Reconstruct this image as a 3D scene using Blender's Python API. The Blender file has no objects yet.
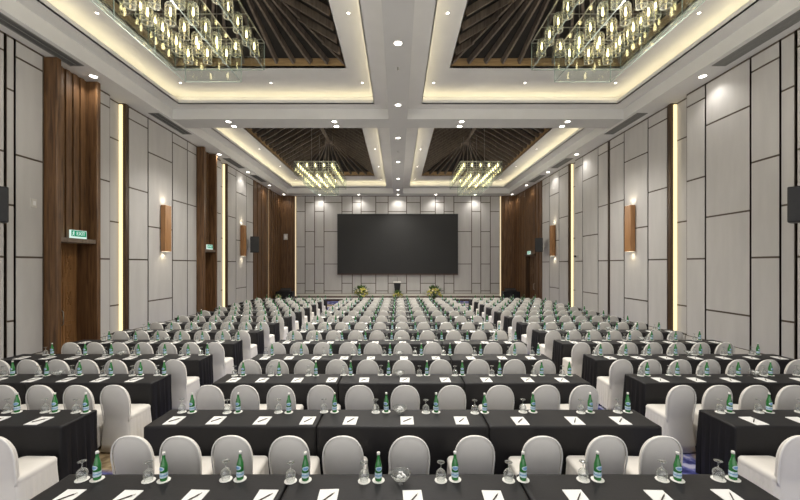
import bpy, bmesh, math, random
from mathutils import Vector, Matrix
random.seed(7)
SC = bpy.context.scene
COL = SC.collection
PI = math.pi

# ------------------------------------------------------------------ measured place
CAMZ = 2.43
W = 8.2            # half width of the hall
YB = 25.9          # back wall
YF = -4.0          # open rear end, behind the camera
Z1 = CAMZ + 4.85   # lowest ceiling level
Z2 = Z1 + .35      # shoulder
Z3 = CAMZ + 5.6    # lit plate of the coffers
XC, X1 = .305, .775      # centre strip half width, inner lip
X2, X3 = 7.08, 7.51      # outer lip, side riser
OPX = (1.5, 6.3)         # timber opening
COF = [(.74, 11.94), (13.48, 24.72)]   # lip to lip along the hall

# ------------------------------------------------------------------ materials
def nodes(m):
    m.use_nodes = True
    return m.node_tree.nodes, m.node_tree.links

def mat(name, col, rough=.6, metal=0., var=.12, scale=8., bump=0., bscale=60., spec=.5, stretch=None, sheen=0.):
    m = bpy.data.materials.new(name)
    n, l = nodes(m)
    b = n['Principled BSDF']
    b.inputs['Roughness'].default_value = rough
    b.inputs['Metallic'].default_value = metal
    b.inputs['Specular IOR Level'].default_value = spec
    if sheen: b.inputs['Sheen Weight'].default_value = sheen
    tc = n.new('ShaderNodeTexCoord')
    mp = n.new('ShaderNodeMapping')
    l.new(tc.outputs['Object'], mp.inputs['Vector'])
    if stretch: mp.inputs['Scale'].default_value = stretch
    nz = n.new('ShaderNodeTexNoise')
    nz.inputs['Scale'].default_value = scale
    nz.inputs['Detail'].default_value = 4
    l.new(mp.outputs['Vector'], nz.inputs['Vector'])
    rp = n.new('ShaderNodeValToRGB')
    lo = [max(0, c * (1 - var)) for c in col]; hi = [min(1, c * (1 + var)) for c in col]
    rp.color_ramp.elements[0].color = (*lo, 1); rp.color_ramp.elements[1].color = (*hi, 1)
    rp.color_ramp.elements[0].position = .3; rp.color_ramp.elements[1].position = .7
    l.new(nz.outputs['Fac'], rp.inputs['Fac'])
    l.new(rp.outputs['Color'], b.inputs['Base Color'])
    if bump:
        n2 = n.new('ShaderNodeTexNoise'); n2.inputs['Scale'].default_value = bscale
        l.new(mp.outputs['Vector'], n2.inputs['Vector'])
        bp = n.new('ShaderNodeBump'); bp.inputs['Strength'].default_value = bump; bp.inputs['Distance'].default_value = .01
        l.new(n2.outputs['Fac'], bp.inputs['Height']); l.new(bp.outputs['Normal'], b.inputs['Normal'])
    return m

def emis(name, col, strength):
    m = bpy.data.materials.new(name)
    n, l = nodes(m)
    n.remove(n['Principled BSDF'])
    e = n.new('ShaderNodeEmission'); e.inputs['Color'].default_value = (*col, 1); e.inputs['Strength'].default_value = strength
    l.new(e.outputs['Emission'], n['Material Output'].inputs['Surface'])
    return m

def thin_glass(name, tint=(.92, .97, .95), refl=.10, rim=.5, haze=None):
    m = bpy.data.materials.new(name)
    n, l = nodes(m)
    n.remove(n['Principled BSDF'])
    t = n.new('ShaderNodeBsdfTransparent'); t.inputs['Color'].default_value = (*tint, 1)
    g = n.new('ShaderNodeBsdfGlossy'); g.inputs['Roughness'].default_value = .05; g.inputs['Color'].default_value = (1, 1, 1, 1)
    lw = n.new('ShaderNodeLayerWeight'); lw.inputs['Blend'].default_value = .35
    mr = n.new('ShaderNodeMapRange'); mr.inputs['To Min'].default_value = refl; mr.inputs['To Max'].default_value = rim
    l.new(lw.outputs['Facing'], mr.inputs['Value'])
    mx = n.new('ShaderNodeMixShader')
    l.new(mr.outputs['Result'], mx.inputs['Fac']); l.new(t.outputs[0], mx.inputs[1]); l.new(g.outputs[0], mx.inputs[2])
    out = mx
    if haze:      # whitish translucent layer, standing in for refracted light at the glass edges
        d = n.new('ShaderNodeBsdfTranslucent'); d.inputs['Color'].default_value = (.95, .95, .9, 1)
        f = n.new('ShaderNodeMapRange'); f.inputs['To Min'].default_value = haze[0]; f.inputs['To Max'].default_value = haze[1]
        l.new(lw.outputs['Facing'], f.inputs['Value'])
        m2 = n.new('ShaderNodeMixShader'); l.new(f.outputs['Result'], m2.inputs['Fac']); l.new(mx.outputs[0], m2.inputs[1]); l.new(d.outputs[0], m2.inputs[2]); out = m2
    l.new(out.outputs[0], n['Material Output'].inputs['Surface'])
    return m

CARX, CARY = -.45, -1.6
def carpet_mat():
    m = bpy.data.materials.new('patterned_carpet')
    n, l = nodes(m)
    b = n['Principled BSDF']; b.inputs['Roughness'].default_value = .95; b.inputs['Specular IOR Level'].default_value = .1
    tc = n.new('ShaderNodeTexCoord')
    def noise(s, d=5):
        x = n.new('ShaderNodeTexNoise'); x.inputs['Scale'].default_value = s; x.inputs['Detail'].default_value = d
        q = n.new('ShaderNodeMapping'); q.inputs['Location'].default_value = (CARX - .25, CARY - .1, 0)
        l.new(tc.outputs['Object'], q.inputs['Vector']); l.new(q.outputs['Vector'], x.inputs['Vector']); return x
    def ramp(src, stops):
        r = n.new('ShaderNodeValToRGB')
        e = r.color_ramp.elements
        e[0].position, e[0].color = stops[0][0], (*stops[0][1], 1)
        e[1].position, e[1].color = stops[-1][0], (*stops[-1][1], 1)
        for p, c in stops[1:-1]:
            q = e.new(p); q.color = (*c, 1)
        l.new(src, r.inputs['Fac']); return r
    blue = ramp(noise(5.5, 9).outputs['Fac'], [(.32, (.010, .012, .05)), (.46, (.04, .045, .16)), (.54, (.11, .12, .31)), (.64, (.42, .42, .55))])
    # big medallions: rings of cream and tan over the mottled blue
    v = n.new('ShaderNodeTexVoronoi'); v.inputs['Scale'].default_value = .30; v.inputs['Randomness'].default_value = .5
    mp = n.new('ShaderNodeMapping'); mp.inputs['Location'].default_value = (CARX, CARY, 0)
    l.new(tc.outputs['Object'], mp.inputs['Vector']); l.new(mp.outputs['Vector'], v.inputs['Vector'])
    ring = ramp(v.outputs['Distance'], [(.0, (0, 0, 0)), (.36, (0, 0, 0)), (.37, (1, 1, 1)), (.45, (1, 1, 1)), (.46, (0, 0, 0))])
    mx = n.new('ShaderNodeMixRGB'); mx.inputs['Color2'].default_value = (.55, .50, .42, 1)
    l.new(ring.outputs['Color'], mx.inputs['Fac']); l.new(blue.outputs['Color'], mx.inputs['Color1'])
    # tan field patches
    tn = ramp(noise(.55, 2).outputs['Fac'], [(.56, (0, 0, 0)), (.6, (1, 1, 1))])
    tan = ramp(noise(9, 6).outputs['Fac'], [(.35, (.16, .11, .06)), (.65, (.38, .30, .18))])
    mx2 = n.new('ShaderNodeMixRGB')
    l.new(tn.outputs['Color'], mx2.inputs['Fac']); l.new(mx.outputs['Color'], mx2.inputs['Color1']); l.new(tan.outputs['Color'], mx2.inputs['Color2'])
    l.new(mx2.outputs['Color'], b.inputs['Base Color'])
    bp = n.new('ShaderNodeBump'); bp.inputs['Strength'].default_value = .4
    l.new(noise(180, 2).outputs['Fac'], bp.inputs['Height']); l.new(bp.outputs['Normal'], b.inputs['Normal'])
    return m

def wood_mat(name, dark, light, rough=.4, axis=(18, 18, 1.2)):
    m = bpy.data.materials.new(name)
    n, l = nodes(m)
    b = n['Principled BSDF']; b.inputs['Roughness'].default_value = rough
    tc = n.new('ShaderNodeTexCoord'); mp = n.new('ShaderNodeMapping'); mp.inputs['Scale'].default_value = axis
    l.new(tc.outputs['Object'], mp.inputs['Vector'])
    nz = n.new('ShaderNodeTexNoise'); nz.inputs['Scale'].default_value = 1.; nz.inputs['Detail'].default_value = 6; nz.inputs['Distortion'].default_value = .6
    l.new(mp.outputs['Vector'], nz.inputs['Vector'])
    rp = n.new('ShaderNodeValToRGB')
    rp.color_ramp.elements[0].position = .3; rp.color_ramp.elements[0].color = (*dark, 1)
    rp.color_ramp.elements[1].position = .72; rp.color_ramp.elements[1].color = (*light, 1)
    l.new(nz.outputs['Fac'], rp.inputs['Fac']); l.new(rp.outputs['Color'], b.inputs['Base Color'])
    return m

M = {}
M['plaster'] = mat('ceiling_plaster', (.73, .725, .71), .85, var=.02, scale=2)
M['beam'] = mat('darker_beam_grey', (.56, .56, .55), .85, var=.02, scale=2)  # beam soffits in a darker grey than the ceiling plaster
M['carpet'] = carpet_mat()
M['panel'] = mat('grey_fabric_panel', (.53, .515, .50), .85, var=.05, scale=1.3, bump=.15, bscale=220, sheen=.1, stretch=(3, 3, .6))
M['bronze'] = mat('bronze_joint', (.085, .062, .045), .5, var=.1)
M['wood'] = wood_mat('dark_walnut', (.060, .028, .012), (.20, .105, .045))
M['wood_dark'] = wood_mat('deep_walnut', (.030, .016, .008), (.10, .055, .026))  # darker brown walnut for fins, jambs and recess linings
M['wood_light'] = wood_mat('honey_teak', (.20, .095, .035), (.36, .19, .075))
M['wood_sconce'] = wood_mat('sconce_teak', (.30, .145, .055), (.46, .24, .10))
M['fascia'] = wood_mat('glow_tinted_fascia', (.30, .19, .09), (.50, .34, .17), axis=(2, 2, 20))  # wood colour lightened to carry the glow of coves and chandeliers
M['rafter'] = wood_mat('rafter_timber', (.10, .08, .062), (.22, .175, .135))
M['deck'] = mat('dark_roof_boards', (.022, .018, .015), .8, var=.2, scale=4)
M['skirting'] = wood_mat('skirting_wood', (.04, .018, .01), (.11, .05, .025))
M['white'] = mat('white_paint', (.62, .60, .55), .6, var=.02)
M['lintel'] = wood_mat('pale_lintel_wood', (.12, .085, .06), (.22, .17, .13))
M['chair'] = mat('ivory_stretch_cover', (.74, .71, .665), .75, var=.03, scale=6, bump=.05, bscale=90, sheen=.15)
M['piping'] = mat('ivory_piping', (.84, .82, .78), .6, var=.02)
M['cloth'] = mat('black_tablecloth', (.0088, .0082, .0096), .55, var=.15, scale=3, bump=.1, bscale=40, spec=.38)
M['bottle'] = mat('green_bottle_glass', (.018, .165, .032), .06, var=.2, scale=20, spec=.8)
M['cap'] = mat('silver_white_cap', (.75, .75, .70), .35, var=.04)
M['label'] = mat('pale_blue_label', (.55, .68, .76), .5, var=.25, scale=60)
M['labelblue'] = mat('label_blue_print', (.16, .34, .58), .5, var=.1)
M['paper'] = mat('white_paper', (.82, .82, .80), .7, var=.02)
M['pen'] = mat('dark_pen', (.05, .035, .028), .3, var=.2)
M['coaster'] = mat('paper_coaster', (.80, .79, .75), .8, var=.03)
M['goblet'] = thin_glass('clear_goblet_glass', (.92, .94, .94), .10, .75, (.02, .45))
M['bowl'] = thin_glass('clear_bowl_glass', (.95, .97, .97), .05, .4, (.01, .35))
M['sheet'] = thin_glass('clear_sheet_glass', (.965, .985, .975), .03, .22)
M['tube'] = thin_glass('lamp_tube_glass', (.955, .965, .90), .03, .35, (.015, .55))
M['mint'] = mat('white_mints', (.85, .85, .83), .5, var=.03)
M['steel'] = mat('brushed_steel', (.55, .54, .5), .3, 1., var=.05)
M['black'] = mat('black_plastic', (.012, .012, .013), .45, var=.2)
M['spkgrille'] = mat('speaker_grille', (.018, .018, .019), .6, var=.2)
M['screen'] = mat('dark_led_screen', (.020, .020, .0195), .7, var=.05, scale=1)
M['grille'] = mat('grey_vent_metal', (.20, .20, .19), .5, var=.05)
M['ventdark'] = mat('vent_cavity', (.10, .10, .10), .8, var=.05)
M['green'] = mat('exit_green', (.03, .30, .14), .4, var=.05)
M['leaf'] = mat('green_leaves', (.07, .14, .035), .6, var=.4, scale=25)
M['petal'] = mat('yellow_green_petals', (.62, .56, .12), .6, var=.3, scale=20)
M['petal2'] = mat('cream_petals', (.75, .68, .50), .6, var=.2, scale=20)
M['vase'] = mat('dark_vase', (.05, .04, .035), .3, var=.1)
M['led'] = emis('warm_cove_led', (1., .86, .55), 6.6)
M['niche'] = emis('warm_niche_led', (1., .80, .42), 1.6)
M['line'] = emis('warm_line_led', (1., .80, .50), .95)
M['lens'] = emis('downlight_lens', (1., .95, .86), 14.)
M['bulb'] = emis('filament_bulb', (1., .84, .45), 9.)
M['glow'] = emis('sconce_lens', (1., .88, .66), 2.5)

# ------------------------------------------------------------------ mesh helpers
class MB:
    def __init__(s): s.v, s.f, s.mi = [], [], []
    def add(s, vs, fs, mi=0):
        o = len(s.v); s.v += [tuple(p) for p in vs]
        for f in fs: s.f.append(tuple(i + o for i in f)); s.mi.append(mi)
    def box(s, x0, x1, y0, y1, z0, z1, mi=0):
        if x0 > x1: x0, x1 = x1, x0
        vs = [(x, y, z) for z in (z0, z1) for y in (y0, y1) for x in (x0, x1)]
        s.add(vs, [(0, 2, 3, 1), (4, 5, 7, 6), (0, 1, 5, 4), (2, 6, 7, 3), (0, 4, 6, 2), (1, 3, 7, 5)], mi)
    def beam(s, p0, p1, w, h, up=(0, 0, 1), mi=0):
        p0, p1, up = Vector(p0), Vector(p1), Vector(up)
        d = (p1 - p0).normalized(); sd = d.cross(up).normalized(); u = sd.cross(d).normalized()
        vs = []
        for p in (p0, p1):
            for a, b in ((-1, -1), (1, -1), (1, 1), (-1, 1)):
                vs.append(p + sd * (a * w / 2) + u * (b * h / 2))
        s.add(vs, [(3, 2, 1, 0), (4, 5, 6, 7), (0, 1, 5, 4), (1, 2, 6, 5), (2, 3, 7, 6), (3, 0, 4, 7)], mi)
    def lathe(s, prof, n=16, c=(0, 0, 0), mi=0, close=True):
        vs = []; fs = []
        for r, z in prof:
            for k in range(n):
                a = 2 * PI * k / n
                vs.append((c[0] + r * math.cos(a), c[1] + r * math.sin(a), c[2] + z))
        for i in range(len(prof) - 1):
            for k in range(n):
                k2 = (k + 1) % n
                fs.append((i * n + k, i * n + k2, (i + 1) * n + k2, (i + 1) * n + k))
        if close:
            fs.append(tuple(reversed(range(n)))); fs.append(tuple((len(prof) - 1) * n + k for k in range(n)))
        s.add(vs, fs, mi)
    def tube(s, pts, r, n=8, mi=0, closed=False):
        pts = [Vector(p) for p in pts]; N = len(pts); vs = []; fs = []
        for i, p in enumerate(pts):
            a = pts[(i - 1) % N] if (closed or i > 0) else p
            b = pts[(i + 1) % N] if (closed or i < N - 1) else p
            d = (b - a).normalized(); ref = Vector((0, 1, 0)) if abs(d.y) < .9 else Vector((0, 0, 1))
            sd = d.cross(ref).normalized(); u = sd.cross(d)
            for k in range(n):
                t = 2 * PI * k / n; vs.append(p + sd * (r * math.cos(t)) + u * (r * math.sin(t)))
        for i in range(N if closed else N - 1):
            j = (i + 1) % N
            for k in range(n):
                k2 = (k + 1) % n; fs.append((i * n + k, i * n + k2, j * n + k2, j * n + k))
        if not closed:
            fs.append(tuple(reversed(range(n)))); fs.append(tuple((N - 1) * n + k for k in range(n)))
        s.add(vs, fs, mi)
    def ball(s, c, r, nu=8, nv=6, mi=0, sz=1.):
        prof = []
        for i in range(nv + 1):
            t = -PI / 2 + PI * i / nv
            prof.append((max(r * math.cos(t), r * .02), r * sz * math.sin(t)))
        s.lathe(prof, nu, c, mi)
    def mesh(s, name, mats, smooth=False):
        me = bpy.data.meshes.new(name); me.from_pydata(s.v, [], s.f)
        for m in (mats if isinstance(mats, (list, tuple)) else [mats]): me.materials.append(m)
        me.polygons.foreach_set('material_index', s.mi)
        if smooth: me.polygons.foreach_set('use_smooth', [True] * len(s.f))
        me.update()
        return me
    def build(s, name, mats, parent=None, smooth=False, loc=None):
        return link(name, s.mesh(name, mats, smooth), parent, loc)

def link(name, me, parent=None, loc=None):
    o = bpy.data.objects.new(name, me); COL.objects.link(o)
    if parent is not None: o.parent = parent
    if loc is not None: o.location = loc
    return o

def bevelled(o, w=.01, seg=2):
    m = o.modifiers.new('edge', 'BEVEL'); m.width = w; m.segments = seg; m.limit_method = 'ANGLE'
    return o

def tag(o, label=None, cat=None, group=None, kind=None):
    if label: o['label'] = label
    if cat: o['category'] = cat
    if group: o['group'] = group
    if kind: o['kind'] = kind
    return o

def thing(name, label, cat, loc=(0, 0, 0), rz=0., group=None):
    o = bpy.data.objects.new(name, None); COL.objects.link(o)
    o.location = loc; o.rotation_euler = (0, 0, rz); o.empty_display_size = .1
    return tag(o, label, cat, group)

def copy_tree(root, loc, rz=0., label=None, cat=None, group=None):
    r = root.copy(); COL.objects.link(r); r.location = loc; r.rotation_euler = (0, 0, rz)
    for ch in list(root.children):
        c = ch.copy(); COL.objects.link(c); c.parent = r
        for g in list(ch.children):
            d = g.copy(); COL.objects.link(d); d.parent = c
    return tag(r, label, cat, group)

ORD = ['nearest', 'second', 'third', 'fourth', 'fifth', 'sixth', 'seventh', 'eighth', 'ninth', 'tenth', 'eleventh', 'twelfth', 'thirteenth']
ORD1 = ['first'] + ORD[1:]

def px(x, y): return 398 + 370 * x / y
def inframe(x, y, m=22): return y > .5 and -m < px(x, y) < 800 + m

# ================================================================== SETTING
fl = MB(); fl.box(-W - .9, W + .9, YF, YB + .3, -.1, 0)
tag(fl.build('floor', M['carpet']), kind='structure')

# ---- panelled walls ------------------------------------------------
ZTOP = Z1
JA, JB = (6.9, 4.8, 2.6), (6.14, 3.7, 1.24)
BASE = .42
LEFT = [(-3.9, -2.6, 'A'), (-2.6, -1.4, 'B'), (-1.4, .2, 'A'), (.2, 1.3, 'B'), (1.3, 2.2, 'A'), (2.2, 3.6, 'B'), (3.6, 4.5, 'A'), (4.5, 5.6, 'B'), (5.6, 6.2, 'A'), (6.2, 7.72, 'A'), (7.74, 7.92, 'B'), (7.92, 8.56, 'A'),
        (8.58, 9.85, 'D'), (9.87, 10.55, 'A'), (10.55, 11.09, 'N'), (11.09, 11.26, 'F'), (11.26, 12.14, 'A'), (12.14, 13.45, 'B'), (13.45, 14.41, 'A'), (14.41, 15.07, 'A'),
        (15.09, 16.2, 'D'), (16.22, 17.14, 'A'), (17.14, 17.64, 'N'), (17.64, 17.82, 'F'), (17.82, 18.73, 'A'), (18.73, 20.03, 'B'), (20.03, 20.95, 'A'), (20.97, 23.42, 'W'), (23.42, 23.6, 'L'), (23.6, 25.9, 'W')]
RIGHT = [(-3.9, -2.6, 'A'), (-2.6, -1.4, 'B'), (-1.4, .2, 'A'), (.2, 1.3, 'B'), (1.3, 2.2, 'A'), (2.2, 3.6, 'B'), (3.6, 4.5, 'A'), (4.5, 5.6, 'B'), (5.6, 6.2, 'A'), (6.2, 7.62, 'A'), (7.64, 7.94, 'B'), (7.94, 8.61, 'A'), (8.61, 9.87, 'B'), (9.87, 10.53, 'A'),
         (10.53, 11.09, 'N'), (11.09, 11.26, 'F'), (11.26, 12.14, 'A'), (12.14, 13.42, 'B'), (13.42, 14.33, 'A'), (14.42, 15.17, 'A'), (15.17, 16.44, 'B'), (16.44, 17.14, 'A'), (17.14, 17.64, 'N'), (17.64, 17.82, 'F'),
         (17.82, 18.84, 'A'), (18.84, 20.04, 'B'), (20.04, 21.05, 'A'), (21.07, 22.05, 'W'), (22.05, 23.75, 'D'), (23.75, 25.9, 'W')]

def flutes(mb, y0, y1, z0, z1, s, xin, pitch=.22, d=.05):
    """vertical timber boards of alternating depth along a side wall"""
    n = max(1, round((y1 - y0) / pitch)); st = (y1 - y0) / n
    for k in range(n):
        a = y0 + k * st
        mb.box(s * (xin + .12), s * xin, a + .006, a + st * .62, z0, z1)
        mb.box(s * (xin + .12), s * (xin + d), a + st * .62, a + st - .006, z0, z1)

def side_wall(name, spec, s):
    bk = MB()
    segs = []
    root = None
    for q, (a, b, t) in enumerate(spec):
        prev = spec[q - 1][2] if q else ''; nxt = spec[q + 1][2] if q + 1 < len(spec) else ''
        if t in 'ABF': bk.box(s * (W + .012), s * (W + .3), a - (0 if t == 'F' or prev == 'N' else .03), b + (0 if nxt == 'N' else .03), 0, ZTOP)
        elif t == 'N': bk.box(s * (W + .16), s * (W + .3), a, b, 0, ZTOP)
        elif t in 'WL': bk.box(s * (W + .10), s * (W + .3), a - .01, b + .01, 0, ZTOP)
        elif t == 'D': bk.box(s * (W + .10), s * (W + .3), a, b, 3.1, ZTOP)
    root = tag(bk.build(name, M['bronze']), kind='structure')
    for a, b, t in spec:
        if t in 'ABN':
            zs = [ZTOP - .03] + list(JA if t == 'A' else JB) + [BASE]
            xa, xb = (W, W + .014) if t != 'N' else (W + .14, W + .17)
            for k in range(len(zs) - 1):
                p = MB(); p.box(s * xa, s * xb, a + .028, b - .028, zs[k + 1] + .022, zs[k] - .022)
                p.build('panel' if t != 'N' else 'niche_panel', M['panel'], root)
            if t == 'N':
                p = MB(); p.box(s * (W + .05), s * (W + .14), b - .035, b - .004, BASE, ZTOP - .05)
                p.build('light_strip', M['niche'], root)
        elif t == 'F':
            p = MB(); p.box(s * (W - .035), s * (W + .02), a, b - .05, 0, ZTOP - .01)
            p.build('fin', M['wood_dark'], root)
        elif t == 'W':
            p = MB(); flutes(p, a, b, .25, ZTOP - .02, s, W - .02, .38 if a > 23 else .6, .03)
            p.build('timber_cladding', M['wood'], root)
        elif t == 'L':
            p = MB(); p.box(s * (W + .06), s * (W + .1), a + .02, b - .02, .25, ZTOP - .05)
            p.build('light_strip', M['line'], root)
    return root
wl = side_wall('wall_left', LEFT, -1)
wr = side_wall('wall_right', RIGHT, 1)
# service riser pipe on the right wall
p = MB(); p.lathe([(.022, 0), (.022, ZTOP - .1)], 10, (W - .03, 14.375, .02)); p.build('conduit', M['bronze'], wr, True)

# ---- back wall
bk = MB(); bk.box(-W - .3, W + .3, YB + .012, YB + .3, 0, ZTOP)
wb = tag(bk.build('wall_back', M['bronze']), kind='structure')
bx = [296, 304.8, 314.3, 323.7, 341.6, 352, 360.8, 375.5, 387.8, 406.3, 420, 435, 443.8, 453.6, 471.4, 480.5, 490, 499.4]
for i in range(len(bx) - 1):
    a, b = (bx[i] - 397.7) / 14.286, (bx[i + 1] - 397.7) / 14.286
    zs = [ZTOP - .03] + list((6.17, 3.7, 1.15) if i % 2 == 0 else (6.8, 4.77, 2.5, .62)) + [BASE]
    for k in range(len(zs) - 1):
        p = MB(); p.box(a + .028, b - .028, YB, YB + .014, zs[k + 1] + .024, zs[k] - .024)
        p.build('panel', M['panel'], wb)
for s in (-1, 1):
    p = MB()
    n = 4; st = (W - 7.22) / n
    for k in range(n):
        a = 7.22 + k * st
        p.box(s * a, s * (a + st * .7), YB - .05, YB + .013, .25, ZTOP - .02)
        p.box(s * (a + st * .7), s * (a + st), YB - .02, YB + .013, .25, ZTOP - .02)
    p.build('timber_cladding', M['wood'], wb)
    p = MB(); p.box(s * 7.125, s * 7.205, YB - .005, YB + .01, .25, ZTOP - .05); p.build('light_strip', M['line'], wb)

# ---- baseboards: brown skirting with a pale band above it
def baseboard(name, s, spec):
    b = MB(); b2 = MB()
    for a, c, t in spec:
        if t == 'D': continue
        b.box(s * (W - .045), s * (W + .05), a - .01, c + .01, 0, .25)
        if t in 'ABN': b2.box(s * (W - .02), s * (W + .05), a - .02, c + .02, .25, BASE)
    r = tag(b.build(name, M['skirting']), kind='structure')
    b2.build('pale_band', M['white'], r)
baseboard('baseboard_left', -1, LEFT); baseboard('baseboard_right', 1, RIGHT)
b = MB(); b.box(-W, W, YB - .045, YB, 0, .25); r = tag(b.build('baseboard_back', M['skirting']), kind='structure')
b = MB(); b.box(-7.12, 7.12, YB - .02, YB, .25, BASE); b.build('pale_band', M['white'], r)

# ---- timber door portals
def portal(name, s, a, b, proud, columns=True):
    r = thing(name, None, None, (s * W, (a + b) / 2, 0)); r['kind'] = 'structure'
    L = lambda y: y - (a + b) / 2
    xi = -s * proud     # local x of the proud face (towards the room)
    def bx_(mb, x0, x1, y0, y1, z0, z1): mb.box(min(x0, x1), max(x0, x1), L(y0), L(y1), z0, z1)
    if columns:
        for y0, y1 in ((a, a + .12), (b - .12, b)):
            m = MB(); bx_(m, xi, s * .6, y0, y1, 0, ZTOP - .02); bevelled(m.build('column', M['wood'], r), .01, 1)
        ia, ib = a + .12, b - .12
    else:
        ia, ib = a, b
        for y0, y1 in ((a, a + .03), (b - .03, b)):
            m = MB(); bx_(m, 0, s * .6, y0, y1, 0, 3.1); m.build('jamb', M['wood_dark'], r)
    m = MB()
    n = max(4, round((ib - ia) / .2)); st = (ib - ia) / n
    for k in range(n):
        y0 = ia + k * st
        bx_(m, -s * .03, s * .1, y0 + .004, y0 + st * .55, 3.1, ZTOP - .02)
        bx_(m, s * .0, s * .1, y0 + st * .55, y0 + st - .004, 3.1, ZTOP - .02)
    m.build('fluted_panel', M['wood'], r)
    m = MB(); bx_(m, xi + s * .03, s * .6, ia, ib, 2.98, 3.09); bevelled(m.build('lintel', M['lintel'] if columns else M['wood_dark'], r), .008, 1)
    # two leaves at the back of the recess, with raised carved fields
    mid = (ia + ib) / 2
    for y0, y1 in ((ia, mid - .004), (mid + .004, ib)):
        m = MB(); bx_(m, s * .25, s * .3, y0, y1, .01, 2.98)
        for z0, z1 in ((.15, 1.0), (1.15, 2.0), (2.12, 2.85)):
            bx_(m, s * .235, s * .25, y0 + .1, y1 - .1, z0, z1)
            bx_(m, s * .22, s * .235, y0 + .17, y1 - .17, z0 + .1, z1 - .1)
            c = L((y0 + y1) / 2)
            for q in range(6):
                an = q * PI / 3
                m.beam((s * .215, c, (z0 + z1) / 2), (s * .215, c + .09 * math.cos(an), (z0 + z1) / 2 + .2 * math.sin(an)), .03, .02, (1, 0, 0))
        leaf = m.build('door_leaf', M['wood_light'] if columns else M['wood'], r)
        h = MB(); yy = L(mid) + (-.06 if y0 < mid - .1 else .06)
        h.tube([(s * .25, yy, .9), (s * .19, yy, .95), (s * .19, yy, 1.25), (s * .25, yy, 1.3)], .012)
        h.build('handle', M['steel'], leaf, True)
    m = MB()
    bx_(m, s * .3, s * .62, ia, ib, 0, 3.1)
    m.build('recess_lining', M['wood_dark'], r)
    return r
portal('door_1', -1, 8.58, 9.85, .29); portal('door_2', -1, 15.09, 16.2, .29); portal('door_3', 1, 22.05, 23.75, .12, False)

# ---- ceiling -------------------------------------------------------
ce = MB()
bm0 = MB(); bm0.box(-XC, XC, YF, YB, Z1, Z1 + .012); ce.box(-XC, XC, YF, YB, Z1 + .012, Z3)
for s in (-1, 1): ce.box(s * X3, s * (W + .3), YF, YB + .3, Z1, Z3 + .05)
xs = [(YF, .36), (12.32, 13.10), (25.10, YB)]
for a, b in xs:
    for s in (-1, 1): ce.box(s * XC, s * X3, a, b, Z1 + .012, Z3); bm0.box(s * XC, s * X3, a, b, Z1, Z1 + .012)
for (y0, y1) in COF:
    ya, yb = y0 - .38, y1 + .38
    for s in (-1, 1):
        # shoulders
        ce.box(s * XC, s * X1, ya, yb, Z2, Z2 + .03); ce.box(s * X2, s * X3, ya, yb, Z2, Z2 + .03)
        ce.box(s * X1, s * X2, ya, y0, Z2, Z2 + .03); ce.box(s * X1, s * X2, y1, yb, Z2, Z2 + .03)
        # lips
        t = .025; zl = Z2 + .13
        ce.box(s * (X1 - t), s * X1, y0 - t, y1 + t, Z2, zl); ce.box(s * X2, s * (X2 + t), y0 - t, y1 + t, Z2, zl)
        ce.box(s * (X1 - t), s * (X2 + t), y0 - t, y0, Z2, zl); ce.box(s * (X1 - t), s * (X2 + t), y1, y1 + t, Z2, zl)
        # plate with the opening
        o0, o1 = y0 + 1.44, y1 - 1.44
        ce.box(s * XC, s * OPX[0], ya, yb, Z3, Z3 + .05); ce.box(s * OPX[1], s * X3, ya, yb, Z3, Z3 + .05)
        ce.box(s * OPX[0], s * OPX[1], ya, o0, Z3, Z3 + .05); ce.box(s * OPX[0], s * OPX[1], o1, yb, Z3, Z3 + .05)
ceil = tag(ce.build('ceiling', M['plaster']), kind='structure')
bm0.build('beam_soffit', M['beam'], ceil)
for (y0, y1) in COF:
    for s in (-1, 1):
        st = MB(); z = Z2 + .05
        st.box(s * (X1 - .22), s * (X1 - .16), y0 - .2, y1 + .2, z, z + .02); st.box(s * (X2 + .16), s * (X2 + .22), y0 - .2, y1 + .2, z, z + .02)
        st.box(s * (X1 - .1), s * (X2 + .1), y0 - .22, y0 - .16, z, z + .02); st.box(s * (X1 - .1), s * (X2 + .1), y1 + .16, y1 + .22, z, z + .02)
        st.build('cove_light', M['led'], ceil)
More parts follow.
